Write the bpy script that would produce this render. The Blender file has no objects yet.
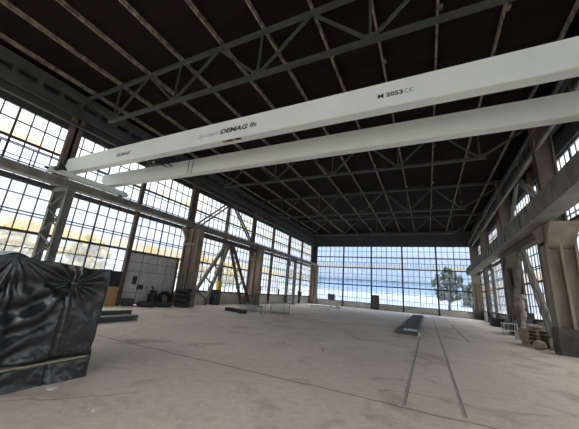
import bpy, bmesh, math, random
from mathutils import Vector, Matrix, noise
random.seed(7)
sc = bpy.context.scene
COL = sc.collection
PI = math.pi
XL, XR, D, B, T = -16.57, 5.97, 42.37, 8.93, 8.93
YF = D - 5.5 * B            # front end of the hall, behind the camera
RAIL_Z = 6.05

# ------------------------------------------------------------------ materials
def nd(nt, typ, **kw):
    n = nt.nodes.new(typ)
    for k, v in kw.items():
        if k in n.inputs: n.inputs[k].default_value = v
        else: setattr(n, k, v)
    return n

def mat(name, c1, c2=None, rough=.7, metal=0., scale=3., detail=6., bump=0., bscale=None, stretch=(1, 1, 1), lo=.35, hi=.65, spec=.5):
    m = bpy.data.materials.new(name); m.use_nodes = True
    nt = m.node_tree; b = nt.nodes['Principled BSDF']; L = nt.links.new
    b.inputs['Roughness'].default_value = rough; b.inputs['Metallic'].default_value = metal
    b.inputs['Specular IOR Level'].default_value = spec
    c2 = c2 or tuple(x * .75 for x in c1)
    tc = nd(nt, 'ShaderNodeNewGeometry'); mp = nd(nt, 'ShaderNodeMapping'); mp.inputs['Scale'].default_value = stretch
    L(tc.outputs['Position'], mp.inputs['Vector'])
    n = nd(nt, 'ShaderNodeTexNoise', Scale=scale, Detail=detail, Roughness=.62); L(mp.outputs[0], n.inputs['Vector'])
    r = nt.nodes.new('ShaderNodeValToRGB'); r.color_ramp.elements[0].position = lo; r.color_ramp.elements[1].position = hi
    r.color_ramp.elements[0].color = (*c1, 1); r.color_ramp.elements[1].color = (*c2, 1)
    L(n.outputs['Fac'], r.inputs['Fac']); L(r.outputs['Color'], b.inputs['Base Color'])
    if bump:
        n2 = nd(nt, 'ShaderNodeTexNoise', Scale=bscale or scale * 6, Detail=5.); L(mp.outputs[0], n2.inputs['Vector'])
        bp = nd(nt, 'ShaderNodeBump', Strength=bump, Distance=.02); L(n2.outputs['Fac'], bp.inputs['Height']); L(bp.outputs[0], b.inputs['Normal'])
    return m

M = {}
M['steel_dark'] = mat('dark_painted_steel', (.050, .054, .050), (.030, .031, .029), .6, .0, 2.)
M['truss'] = mat('truss_green_grey_steel', (.048, .054, .046), (.030, .033, .029), .6, 0, 2.)
M['rust'] = mat('rusty_brown_steel', (.115, .080, .058), (.060, .045, .036), .8, 0, 3., bump=.2)
M['purlin'] = mat('weathered_purlin', (.24, .20, .15), (.07, .056, .044), .8, 0, 4., lo=.42, hi=.62)
M['column'] = mat('brown_grey_column_paint', (.32, .255, .195), (.17, .132, .10), .75, 0, 1.2, stretch=(1, 1, .35), bump=.15)
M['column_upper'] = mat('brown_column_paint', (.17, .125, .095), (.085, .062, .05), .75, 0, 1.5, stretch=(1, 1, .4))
M['column_grey'] = mat('grey_lattice_paint', (.20, .20, .19), (.11, .11, .10), .7, 0, 2.)
M['brace'] = mat('worn_grey_brace_paint', (.22, .195, .17), (.12, .105, .09), .75, 0, 2.)
M['column_brown'] = mat('dark_brown_column_paint', (.14, .105, .08), (.07, .053, .042), .8, 0, 1.2, stretch=(1, 1, .35))
M['crate_brown'] = mat('grey_brown_boards', (.13, .11, .095), (.08, .068, .06), .85, 0, 2.)
M['column_dark'] = mat('dark_plinth_paint', (.10, .088, .076), (.045, .041, .037), .8, 0, 2.)
M['runway'] = mat('grey_runway_paint', (.225, .21, .185), (.13, .12, .105), .6, 0, 1.5)
M['rail'] = mat('polished_rail', (.42, .42, .41), (.25, .24, .23), .35, .6, 3.)
M['crane'] = mat('pale_grey_crane_paint', (.74, .785, .745), (.68, .72, .685), .45, 0, .6, lo=.3, hi=.7)
M['crane2'] = mat('pale_grey_crane_carriage', (.50, .52, .50), (.42, .44, .42), .5, 0, .8)
M['ink'] = mat('black_lettering', (.012, .012, .012), (.02, .02, .02), .6)
M['ink_grey'] = mat('grey_lettering', (.36, .38, .37), (.33, .35, .34), .6)
M['ink_mid'] = mat('dark_grey_lettering', (.12, .13, .13), (.10, .11, .11), .6)
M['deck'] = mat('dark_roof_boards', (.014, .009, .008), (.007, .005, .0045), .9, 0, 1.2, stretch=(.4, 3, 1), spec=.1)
M['spandrel'] = mat('dark_blue_grey_sheet', (.055, .058, .060), (.035, .037, .038), .7, 0, .8)
M['sill'] = mat('dirty_plaster', (.70, .66, .59), (.46, .42, .36), .9, 0, 1.1, bump=.3)
M['frame'] = mat('window_bar_steel', (.075, .065, .058), (.045, .038, .034), .7, 0, 3.)
M['gate'] = mat('grey_gate_sheet', (.60, .58, .58), (.47, .455, .455), .6, 0, 1.2)
M['gate_line'] = mat('gate_rib_paint', (.30, .29, .285), (.22, .21, .21), .6)
M['black'] = mat('black_rubber', (.018, .018, .019), (.030, .030, .031), .75, 0, 5., bump=.2)
M['darkmetal'] = mat('dark_machine_metal', (.045, .050, .052), (.025, .027, .028), .5, .3, 3.)
M['blackmat'] = mat('soot_dark_panel', (.035, .032, .030), (.02, .019, .018), .8)
M['yellow'] = mat('yellow_paint', (.75, .50, .035), (.62, .40, .03), .6)
M['sticker'] = mat('faded_yellow_sticker', (.42, .27, .05), (.34, .22, .05), .6)
M['orange'] = mat('orange_board', (.50, .30, .145), (.40, .23, .11), .8, 0, 2.)
M['orange2'] = mat('orange_brown_box', (.34, .17, .06), (.24, .11, .045), .8)
M['white'] = mat('off_white_paint', (.62, .62, .60), (.48, .48, .46), .6)
M['wire'] = mat('galvanised_wire', (.45, .45, .44), (.30, .30, .30), .5, .4)
M['plate'] = mat('dull_steel_plate', (.115, .118, .112), (.065, .066, .062), .55, .3, 4., bump=.2)
M['wood'] = mat('raw_pallet_wood', (.36, .27, .18), (.24, .18, .12), .85, 0, 3., stretch=(1, 1, 4))
M['cloth'] = mat('beige_cloth', (.50, .43, .36), (.38, .32, .27), .9, 0, 5., bump=.4)
M['sack'] = mat('tan_sack_cloth', (.42, .33, .24), (.30, .23, .17), .9, 0, 6., bump=.4)
M['paper'] = mat('white_paper', (.75, .75, .73), (.65, .65, .63), .9)
M['strap'] = mat('yellowish_webbing', (.33, .29, .18), (.24, .21, .13), .7)
M['soil'] = mat('outdoor_ground', (.34, .33, .30), (.26, .25, .22), .95, 0, .4)
M['leaf'] = mat('green_leaves', (.022, .036, .016), (.045, .065, .025), .8, 0, 3.)
M['leaf_y'] = mat('yellow_leaves', (.36, .27, .07), (.22, .19, .06), .8, 0, 3.)
M['bark'] = mat('bark', (.10, .08, .06), (.06, .05, .04), .9)
M['bluewall'] = mat('pale_blue_cladding', (.33, .42, .56), (.28, .37, .51), .7, 0, .3)
M['palewall'] = mat('pale_wall', (.72, .74, .76), (.62, .64, .67), .8, 0, .3)
M['roofing'] = mat('grey_roofing', (.30, .33, .37), (.24, .27, .30), .7)

def mat_floor():
    m = bpy.data.materials.new('dusty_concrete'); m.use_nodes = True
    nt = m.node_tree; b = nt.nodes['Principled BSDF']; L = nt.links.new
    b.inputs['Roughness'].default_value = .72; b.inputs['Specular IOR Level'].default_value = .35
    g = nd(nt, 'ShaderNodeNewGeometry')
    def noise_(scale, detail=6., rough=.6, dist=0.):
        n = nd(nt, 'ShaderNodeTexNoise', Scale=scale, Detail=detail, Roughness=rough, Distortion=dist); L(g.outputs['Position'], n.inputs['Vector']); return n
    def ramp(src, p0, c0, p1, c1):
        r = nt.nodes.new('ShaderNodeValToRGB'); e = r.color_ramp.elements
        e[0].position, e[1].position = p0, p1; e[0].color = (*c0, 1); e[1].color = (*c1, 1); L(src, r.inputs['Fac']); return r.outputs['Color']
    def mul(a, b_, fac=1.):
        x = nd(nt, 'ShaderNodeMix', data_type='RGBA', blend_type='MULTIPLY'); x.inputs[0].default_value = fac
        L(a, x.inputs[6]); L(b_, x.inputs[7]); return x.outputs[2]
    big = ramp(noise_(.22, 5., .6, .6).outputs['Fac'], .35, (.655, .565, .47), .65, (.545, .465, .385))
    stains = ramp(noise_(.55, 7., .65, 1.2).outputs['Fac'], .30, (.62, .58, .54), .46, (1, 1, 1))
    fine = ramp(noise_(7., 8., .7).outputs['Fac'], .30, (.84, .83, .82), .62, (1.06, 1.05, 1.04))
    c = mul(mul(big, stains), fine)
    # ragged cracks: voronoi edges, shown only in some patches
    wv = noise_(1.3, 4.); add = nd(nt, 'ShaderNodeVectorMath', operation='MULTIPLY_ADD'); add.inputs[1].default_value = (.5, .5, 0)
    L(wv.outputs['Color'], add.inputs[0]); L(g.outputs['Position'], add.inputs[2])
    vo = nd(nt, 'ShaderNodeTexVoronoi', feature='DISTANCE_TO_EDGE', Scale=.27); L(add.outputs[0], vo.inputs['Vector'])
    cr = ramp(vo.outputs['Distance'], .003, (.66, .63, .61), .007, (1, 1, 1))
    msk = nd(nt, 'ShaderNodeMapRange'); msk.inputs[1].default_value = .5; msk.inputs[2].default_value = .56; L(noise_(.30, 2.).outputs['Fac'], msk.inputs[0])
    x = nd(nt, 'ShaderNodeMix', data_type='RGBA', blend_type='MULTIPLY'); L(msk.outputs[0], x.inputs[0]); L(c, x.inputs[6]); L(cr, x.inputs[7]); c = x.outputs[2]
    # the cast joint across the hall, ragged
    sp = nd(nt, 'ShaderNodeSeparateXYZ'); L(g.outputs['Position'], sp.inputs[0])
    nn = noise_(.9, 6.); 
    def math_(op, a, b_=None, c_=None):
        q = nd(nt, 'ShaderNodeMath', operation=op)
        for i, v in enumerate((a, b_, c_)):
            if v is None: continue
            if isinstance(v, (int, float)): q.inputs[i].default_value = v
            else: L(v, q.inputs[i])
        return q.outputs[0]
    for y0, wob, w in ((5.28, .34, .034), (14.2, .5, .014), (23.1, .5, .014)):
        d = math_('ABSOLUTE', math_('SUBTRACT', math_('MULTIPLY_ADD', nn.outputs['Fac'], wob, sp.outputs['Y']), y0 + wob * .5))
        c = mul(c, ramp(d, w * .3, (.50, .46, .43), w * 1.5, (1, 1, 1)))
    # crumbs of pale dust
    vd = nd(nt, 'ShaderNodeTexVoronoi', Scale=3.2); L(g.outputs['Position'], vd.inputs['Vector'])
    dots = ramp(vd.outputs['Distance'], .035, (1.5, 1.5, 1.5), .05, (1, 1, 1)); c = mul(c, dots)
    L(c, b.inputs['Base Color'])
    bp = nd(nt, 'ShaderNodeBump', Strength=.25, Distance=.01); L(noise_(14., 8.).outputs['Fac'], bp.inputs['Height']); L(bp.outputs[0], b.inputs['Normal'])
    return m
M['floor'] = mat_floor()

def mat_pane(name, bands, clear=.55, tint=(.86, .93, 1.0)):
    """dirty glass: part clear, part milky; ochre grime sits on the given height bands"""
    m = bpy.data.materials.new(name); m.use_nodes = True
    nt = m.node_tree; nt.nodes.clear(); L = nt.links.new
    out = nd(nt, 'ShaderNodeOutputMaterial'); g = nd(nt, 'ShaderNodeNewGeometry')
    sp = nd(nt, 'ShaderNodeSeparateXYZ'); L(g.outputs['Position'], sp.inputs[0])
    mp = nd(nt, 'ShaderNodeMapping'); mp.inputs['Scale'].default_value = (3., 3., .7); L(g.outputs['Position'], mp.inputs[0])
    n1 = nd(nt, 'ShaderNodeTexNoise', Scale=1.4, Detail=5., Roughness=.7); L(mp.outputs[0], n1.inputs['Vector'])
    n2 = nd(nt, 'ShaderNodeTexNoise', Scale=.35, Detail=3.); L(g.outputs['Position'], n2.inputs['Vector'])
    def math_(op, a, b_=None, c_=None, clamp=False):
        q = nd(nt, 'ShaderNodeMath', operation=op); q.use_clamp = clamp
        for i, v in enumerate((a, b_, c_)):
            if v is None: continue
            if isinstance(v, (int, float)): q.inputs[i].default_value = v
            else: L(v, q.inputs[i])
        return q.outputs[0]
    tot = None
    for z0, z1, s in bands:   # strongest at the lower edge of the band, ragged top
        top = math_('MULTIPLY_ADD', n1.outputs['Fac'], (z1 - z0) * 1.4, z0 + (z1 - z0) * .1)
        up = math_('MULTIPLY', math_('SUBTRACT', top, sp.outputs['Z']), 3. / (z1 - z0), clamp=True)
        dn = math_('GREATER_THAN', sp.outputs['Z'], z0)
        v = math_('MULTIPLY', math_('MULTIPLY', up, dn), s)
        tot = v if tot is None else math_('ADD', tot, v, clamp=True)
    patch = math_('MULTIPLY_ADD', n2.outputs['Fac'], 2.6, -.75, clamp=True)
    mr = math_('MULTIPLY', tot, patch) if tot is not None else None
    def col(a, b_):
        x = nd(nt, 'ShaderNodeMix', data_type='RGBA'); x.inputs[6].default_value = (*a, 1); x.inputs[7].default_value = (*b_, 1)
        if mr is not None: L(mr, x.inputs[0])
        else: x.inputs[0].default_value = 0
        return x.outputs[2]
    tr = nd(nt, 'ShaderNodeBsdfTransparent'); L(col(tint, (.92, .82, .62)), tr.inputs['Color'])
    tl = nd(nt, 'ShaderNodeBsdfTranslucent'); L(col((.80, .84, .88), (.86, .74, .52)), tl.inputs['Color'])
    mx = nd(nt, 'ShaderNodeMixShader'); L(math_('MULTIPLY_ADD', n1.outputs['Fac'], -.30, 1.15 - clear, clamp=True), mx.inputs[0])
    L(tr.outputs[0], mx.inputs[1]); L(tl.outputs[0], mx.inputs[2])
    gl = nd(nt, 'ShaderNodeBsdfGlossy', Roughness=.15); m2 = nd(nt, 'ShaderNodeMixShader'); m2.inputs[0].default_value = .04
    L(mx.outputs[0], m2.inputs[1]); L(gl.outputs[0], m2.inputs[2]); L(m2.outputs[0], out.inputs['Surface'])
    return m
M['pane_side'] = mat_pane('grimy_side_glass', [(7.40, 8.0, .9), (8.2, 8.6, .7), (3.3, 4.15, 1.), (2.6, 3.0, .45), (5.0, 5.3, .3)], .84, (.90, .93, .97))
M['pane_end'] = mat_pane('grimy_end_glass', [(5.74, 6.5, .75), (7.3, 7.7, .25)], .97, (.78, .86, .97))

# ------------------------------------------------------------------ mesh helpers
class MB:
    def __init__(s): s.bm = bmesh.new()
    def _xf(s, vs, mtx):
        for v in vs: v.co = mtx @ v.co
    def box(s, x0, x1, y0, y1, z0, z1, bev=0.):
        r = bmesh.ops.create_cube(s.bm, size=1.); vs = r['verts']
        for v in vs: v.co = Vector(((x0 + x1) / 2 + v.co.x * (x1 - x0), (y0 + y1) / 2 + v.co.y * (y1 - y0), (z0 + z1) / 2 + v.co.z * (z1 - z0)))
        if bev:
            es = list({e for v in vs for e in v.link_edges}); bmesh.ops.bevel(s.bm, geom=es, offset=bev, segments=2, affect='EDGES', profile=.5)
        return s
    def bar(s, a, b, w, h=None, up=(0, 0, 1)):
        """rectangular bar from a to b, w across, h along up"""
        a, b = Vector(a), Vector(b); h = h or w; d = (b - a); ln = d.length; d.normalize()
        u = Vector(up)
        if abs(d.dot(u)) > .98: u = Vector((0, 1, 0)) if abs(d.y) < .9 else Vector((1, 0, 0))
        x = d.cross(u).normalized(); y = x.cross(d).normalized()
        vs = bmesh.ops.create_cube(s.bm, size=1.)['verts']; c = (a + b) / 2
        for v in vs: v.co = c + x * (v.co.x * w) + d * (v.co.y * ln) + y * (v.co.z * h)
        return s
    def tube(s, a, b, r, n=10, r2=None):
        a, b = Vector(a), Vector(b); d = b - a
        q = Vector((0, 0, 1)).rotation_difference(d.normalized()).to_matrix().to_4x4()
        vs = bmesh.ops.create_cone(s.bm, cap_ends=True, segments=n, radius1=r, radius2=r if r2 is None else r2, depth=d.length)['verts']
        s._xf(vs, Matrix.Translation((a + b) / 2) @ q); return s
    def path(s, pts, r, n=8):
        for a, b in zip(pts, pts[1:]): s.tube(a, b, r, n)
        return s
    def prism(s, pts, ax, t0, t1):
        """polygon pts (2-D) extruded along axis ax from t0 to t1"""
        def mk(p, t):
            if ax == 0: return (t, p[0], p[1])
            if ax == 1: return (p[0], t, p[1])
            return (p[0], p[1], t)
        A = [s.bm.verts.new(mk(p, t0)) for p in pts]; Bv = [s.bm.verts.new(mk(p, t1)) for p in pts]; n = len(pts)
        s.bm.faces.new(A); s.bm.faces.new(Bv[::-1])
        for i in range(n): s.bm.faces.new((A[i], Bv[i], Bv[(i + 1) % n], A[(i + 1) % n]))
        bmesh.ops.recalc_face_normals(s.bm, faces=s.bm.faces); return s
    def torus(s, c, R, r, axis=(0, 0, 1), n=20, k=8):
        q = Vector((0, 0, 1)).rotation_difference(Vector(axis).normalized()).to_matrix(); rows = []
        for i in range(n):
            a = 2 * PI * i / n; row = []
            for j in range(k):
                b = 2 * PI * j / k
                rr = R + r * math.cos(b) * .75
                row.append(s.bm.verts.new(Vector(c) + q @ Vector((rr * math.cos(a), rr * math.sin(a), r * math.sin(b)))))
            rows.append(row)
        for i in range(n):
            for j in range(k):
                s.bm.faces.new((rows[i][j], rows[(i + 1) % n][j], rows[(i + 1) % n][(j + 1) % k], rows[i][(j + 1) % k]))
        return s
    def blob(s, c, r, amp=.25, sub=3, sq=(1, 1, 1), seed=0., freq=1.2):
        vs = bmesh.ops.create_icosphere(s.bm, subdivisions=sub, radius=1.)['verts']
        for v in vs:
            f = 1 + amp * noise.noise(v.co * freq * 2 + Vector((seed, seed * 1.7, 0)))
            v.co = Vector(c) + Vector((v.co.x * r * sq[0], v.co.y * r * sq[1], v.co.z * r * sq[2])) * f
        return s

def obj(name, mb, material, parent=None, smooth=False, loc=None):
    me = bpy.data.meshes.new(name); bm = mb.bm
    if parent is not None:
        o_ = Vector((0, 0, 0)); p = parent
        while p is not None: o_ += p.location; p = p.parent
    if loc is not None: base = Vector(loc)
    elif parent is not None: base = o_
    else:
        lo = [min(v.co[i] for v in bm.verts) for i in range(3)]; hi = [max(v.co[i] for v in bm.verts) for i in range(3)]
        base = Vector(((lo[0] + hi[0]) / 2, (lo[1] + hi[1]) / 2, lo[2]))
    for v in bm.verts: v.co -= base
    bm.to_mesh(me); bm.free()
    me.materials.append(M[material])
    if smooth:
        for p in me.polygons: p.use_smooth = True
    o = bpy.data.objects.new(name, me); COL.objects.link(o)
    if parent is not None:
        o.parent = parent
        if loc is not None: o.location = base - o_
    else: o.location = base
    return o

def tag(o, label, cat, group=None):
    o['label'] = label; o['category'] = cat
    if group: o['group'] = group
    return o
def thing(name, label, cat, loc=(0, 0, 0), group=None):
    o = bpy.data.objects.new(name, None); o.empty_display_size = .2; COL.objects.link(o); o.location = loc
    return tag(o, label, cat, group)
def struct(name, mb, material, label, cat):
    o = obj(name, mb, material); o['kind'] = 'structure'; return tag(o, label, cat)
def struct_empty(name, label, cat, loc):
    o = thing(name, label, cat, loc); o['kind'] = 'structure'; return o
def copy_tree(o, parent=None):
    c = o.copy(); COL.objects.link(c)
    if parent is not None: c.parent = parent
    for ch in o.children: copy_tree(ch, c)
    return c

# ------------------------------------------------------------------ the setting
struct('floor', MB().box(XL - .4, XR + .4, YF - .3, D + .4, -.3, 0), 'floor', 'dusty grey brown concrete floor of the hall', 'floor')
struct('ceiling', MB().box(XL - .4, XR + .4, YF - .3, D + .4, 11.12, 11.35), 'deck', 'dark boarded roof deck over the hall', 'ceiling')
HB = B / 2
edges = [D - HB * i for i in range(12)]           # half-bay lines from the end wall to the front
GATE = (edges[7], edges[6])                       # half-bay that holds the gate in the left wall
LIN0, LIN1 = 5.55, 5.68                           # lintel at runway level
def side_wall(name, x0, x1, side):
    w = MB()
    gate = side < 0
    if gate:
        w.box(x0, x1, YF, GATE[0], 0, 1.02).box(x0, x1, GATE[1], D, 0, 1.02)
    else: w.box(x0, x1, YF, D, 0, 1.02)
    w.box(x0, x1, YF, D, T, 11.12)
    return struct(name, w, 'sill' if False else 'spandrel', '%s long wall: plaster sill below and dark sheet above the windows' % ('left' if side < 0 else 'right'), 'wall')
wl = side_wall('wall_left', XL - .30, XL, -1)
wr = side_wall('wall_right', XR, XR + .30, 1)
for o, x in ((wl, XL), (wr, XR - .0)):           # second slot: the plaster sill
    o.data.materials.append(M['sill'])
    for p in o.data.polygons:
        if p.center.z + o.location.z < 1.05: p.material_index = 1
wb = struct('wall_back', MB().box(XL - .3, XR + .3, D, D + .3, 0, .75).box(XL - .3, XR + .3, D, D + .3, T, 11.12), 'spandrel', 'far end wall with a dark sheet band above its window', 'wall')
wb.data.materials.append(M['sill'])
for p in wb.data.polygons:
    if p.center.z + wb.location.z < .8: p.material_index = 1
struct('wall_front', MB().box(XL - .3, XL + .4, YF - .3, YF, 0, 11.12).box(XR - .4, XR + .3, YF - .3, YF, 0, 11.12).box(XL + .4, XR - .4, YF - .3, YF, 9.6, 11.12), 'spandrel', 'unseen front wall behind the viewer, opening widened to let daylight in', 'wall')  # unseen wall; its opening is made wide to light floor and girder fronts

# ---- windows
WN = [0]
ORD = ['first', 'second', 'third', 'fourth', 'fifth', 'sixth', 'seventh', 'eighth', 'ninth', 'tenth', 'eleventh', 'twelfth', 'thirteenth']
def window_side(x, s, y0, y1, z0, z1, rows, label):
    """steel sash in the long wall at x; s=+1 glass faces +x room side. rows: (z, thickness)"""
    WN[0] += 1
    w = struct_empty('window_%d' % WN[0], label, 'window', (x, (y0 + y1) / 2, z0))
    n = 8; f = MB(); d0, d1 = (x - .09, x - .02) if s > 0 else (x + .02, x + .09)
    f.box(d0, d1, y0, y0 + .07, z0, z1).box(d0, d1, y1 - .07, y1, z0, z1)
    f.box(d0, d1, y0 + .07, y1 - .07, z0, z0 + .07).box(d0, d1, y0 + .07, y1 - .07, z1 - .06, z1)
    for i in range(1, n):
        y = y0 + (y1 - y0) * i / n; t = .022 if i % 4 else .04
        f.box(d0 + .01, d1 - .01, y - t, y + t, z0 + .07, z1 - .06)
    for z, t in rows:
        if z0 + .1 < z < z1 - .1: f.box(d0 + .005, d1 + .012, y0 + .07, y1 - .07, z - t, z + t)
    obj('frame', f, 'frame', w)
    g = MB(); xm = (d0 + d1) / 2; g.box(xm - .004, xm + .004, y0 + .03, y1 - .03, z0 + .03, z1 - .03)
    obj('pane', g, 'pane_side', w)
    return w
LOW = [(1.85, .016), (2.6, .016), (3.3, .06), (4.06, .018), (4.2, .022), (4.95, .018)]
UPP = [(7.16, .018), (7.37, .06), (8.2, .022)]
for side, x, s in (('left', XL, 1), ('right', XR + .12, -1)):
    for i in range(11):
        y0, y1 = edges[i + 1], edges[i]; o_ = ORD[i]
        zb = 1.02
        if side == 'left' and i == 6:
            zb = 3.25
        window_side(x, s, y0, y1, zb, LIN0, [(z, t) for z, t in LOW if z > zb + .2], '%s window of the lower row from the far end, %s wall' % (o_, side))
        window_side(x, s, y0, y1, LIN1, T, [(6.0, .018), (6.4, .018)] + UPP, '%s window of the upper row from the far end, %s wall' % (o_, side))
# end wall windows: five wide sashes between posts
PX = [-15.75, -11.35, -7.2, -2.98, 1.28, 5.45]
for k in range(5):
    x0, x1 = PX[k], PX[k + 1]; WN[0] += 1
    w = struct_empty('window_%d' % WN[0], 'tall end wall window, %s from the left corner' % ORD[k], 'window', ((x0 + x1) / 2, D, .75))
    f = MB(); y0, y1 = D + .02, D + .09
    f.box(x0, x0 + .06, y0, y1, .75, T).box(x1 - .06, x1, y0, y1, .75, T).box(x0, x1, y0, y1, .75, .83).box(x0, x1, y0, y1, T - .06, T)
    for i in range(1, 6):
        x = x0 + (x1 - x0) * i / 6; t = .045 if i == 3 else .024
        f.box(x - t, x + t, y0 + .01, y1 - .01, .8, T - .05)
    for i in range(6):
        x = x0 + (x1 - x0) * (i + .5) / 6
        f.box(x - .022, x + .022, y0 + .01, y1 - .01, 5.71, 6.52).box(x - .022, x + .022, y0 + .01, y1 - .01, .8, 1.42)
    for z, t in ((1.42, .025), (2.3, .022), (3.19, .075), (3.97, .022), (4.77, .022), (5.71, .075), (6.52, .024), (7.28, .075), (8.18, .024)):
        f.box(x0 + .05, x1 - .05, y0 - .01, y1 - .005, z - t, z + t)
    obj('frame', f, 'frame', w)
    obj('pane', MB().box(x0 + .02, x1 - .02, D + .05, D + .058, .78, T - .02), 'pane_end', w)
struct('trim_1', MB().box(XL - .3, PX[0], D, D + .3, .75, T), 'spandrel', 'narrow dark panel in the left far corner', 'trim')
struct('trim_2', MB().box(PX[5], XR + .3, D, D + .3, .75, T), 'spandrel', 'narrow dark panel in the right far corner', 'trim')
# lintels at runway height
struct('trim_3', MB().box(XL - .2, XL + .10, YF, D, LIN0, LIN1), 'frame', 'dark lintel strip between window rows, left wall', 'trim')
struct('trim_4', MB().box(XR - .02, XR + .25, YF, D, LIN0, LIN1), 'frame', 'dark lintel strip between window rows, right wall', 'trim')
struct('trim_5', MB().box(XL, XL + .12, GATE[1], D - .3, .98, 1.06).box(XL, XL + .12, YF, GATE[0], .98, 1.06), 'rust', 'sill ledge along the left wall', 'trim')
struct('trim_6', MB().box(XR - .12, XR, YF, D - .3, .98, 1.06), 'rust', 'sill ledge along the right wall', 'trim')

# ---- gate in the left wall
g = struct_empty('door_1', 'grey sheet metal gate with a wicket door, left wall', 'door', (XL, sum(GATE) / 2, 0))
ya, yb = GATE[0] + .2, GATE[1] - .02
obj('panel', MB().box(XL - .10, XL - .04, ya, yb - .45, .02, 3.2), 'gate', g)
rb = MB()
for z in (.75, 2.05, 2.62): rb.box(XL - .04, XL - .02, ya, yb - .45, z - .02, z + .02)
for y in (ya + 1.0, ya + 2.15, ya + 2.95): rb.box(XL - .04, XL - .022, y - .02, y + .02, .05, 3.18)
obj('rib', rb, 'gate_line', g)
wd = obj('wicket_door', MB().box(XL - .035, XL - .005, ya + 1.55, ya + 2.45, .06, 2.02), 'gate', g)
obj('door_handle', MB().bar((XL + .02, ya + 1.66, 1.0), (XL + .02, ya + 1.66, 1.18), .03).bar((XL - .01, ya + 1.66, 1.09), (XL + .02, ya + 1.66, 1.09), .02), 'darkmetal', wd)
obj('gate_frame', MB().box(XL - .12, XL + .02, ya - .2, ya, 0, 3.25).box(XL - .12, XL + .02, yb - .45, yb - .33, 0, 3.25).box(XL - .12, XL + .02, ya, yb - .45, 3.17, 3.25), 'rust', g)
obj('notice_plate', MB().box(XL - .02, XL - .008, ya + .55, ya + .85, 1.25, 1.75), 'darkmetal', g)
obj('lock_box', MB().box(XL - .02, XL + .05, ya + .95, ya + 1.35, .95, 1.25), 'darkmetal', g)
WN[0] += 1
sl = struct_empty('window_%d' % WN[0], 'narrow glazed strip between the gate and the column', 'window', (XL, yb - .16, 1.0))
obj('frame', MB().box(XL - .09, XL - .02, yb - .33, yb - .27, .5, 3.25).box(XL - .09, XL - .02, yb - .06, yb, .5, 3.25).box(XL - .09, XL - .02, yb - .3, yb, 1.9, 1.96), 'frame', sl)
obj('pane', MB().box(XL - .06, XL - .052, yb - .28, yb - .03, .9, 3.2), 'pane_side', sl)
obj('panel', MB().box(XL - .08, XL - .03, yb - .28, yb - .03, .0, .9), 'sill', sl)

# ---- posts between the half-bays
def wall_post(x, y, label, side):
    m = MB(); s = 1 if side < 0 else -1
    x0, x1 = sorted((x + s * .0, x + s * .22))
    m.box(x0, x1, y - .11, y + .11, 0, 10.9)
    tag(obj('wall_post', m, 'rust'), label, 'post', 'brown steel posts between window halves')
for i in range(1, 12, 2):
    if edges[i] < -5: continue
    wall_post(XL, edges[i], 'brown steel post between paired windows, left wall, %s from the far end' % ORD[i // 2], -1)
    wall_post(XR, edges[i], 'brown steel post between paired windows, right wall, %s from the far end' % ORD[i // 2], 1)
for k in range(5):
    if 0 < k:
        tag(obj('wall_post', MB().box(PX[k] - .10, PX[k] + .10, D - .14, D + .02, 0, 11.0), 'steel_dark'), 'dark steel post of the end wall, %s from the left corner' % ORD[k - 1], 'post', 'dark posts of the end wall window')

# ---- columns
CY = [D - B * i for i in range(6)]
COLNAME = {0: 'far corner', 1: 'fourth bay', 2: 'third bay', 3: 'second bay', 4: 'nearest', 5: 'behind'}
def gusset(m, x0, x1, y, sgn, z=5.42, r=.85):
    m.prism([(y, z), (y + sgn * r, z), (y + sgn * r, z - .10), (y + sgn * .10, z - .95), (y, z - 1.0)], 0, x0, x1)
def solid_column(side, y, label, xin, xout, rt=None, hw=.26, mt='column'):
    rt = rt or (5.62 if side == 'left' else 5.22)
    lo, hi = sorted((xin, xout))
    t = thing('crane_column', label, 'column', ((lo + hi) / 2, y, 0), 'solid brown crane columns of the %s wall' % side)
    s = MB()
    for xx in (lo, (lo + hi) / 2 - .05, hi - .10): s.box(xx, xx + .10, y - hw, y + hw, 1.0, rt)
    s.box(lo + .1, hi - .1, y - .10, y + .10, 1.0, rt)
    s.box(lo, hi, y - hw - .02, y + hw + .02, 4.35, 4.47)
    obj('shaft', s, mt, t)
    obj('plinth', MB().box(lo - .05, hi + .02, y - hw - .05, y + hw + .05, 0, 1.0, .02), 'column_dark' if side == 'right' else 'column', t)
    b = MB()
    for q in (-1, 1): gusset(b, lo + .12, lo + .24, y + q * .10, q, rt - .03, .7) if side == 'left' else gusset(b, lo + .04, hi - .04, y + q * .10, q, rt - .03, .9)
    obj('bracket', b, mt, t)
    wx = (xout - .8, xout - .1) if xout > xin else (xout - .04, xout + .14)
    u = MB()
    a, c = min(wx), max(wx); uw = .3 if side == 'left' else .2
    u.box(a, a + .07, y - uw, y + uw, rt, 10.95).box(c - .07, c, y - uw, y + uw, rt, 10.95).box(a, c, y - .06, y + .06, rt, 10.95)
    obj('upper_shaft', u, 'column_upper', t)
    return t
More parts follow.
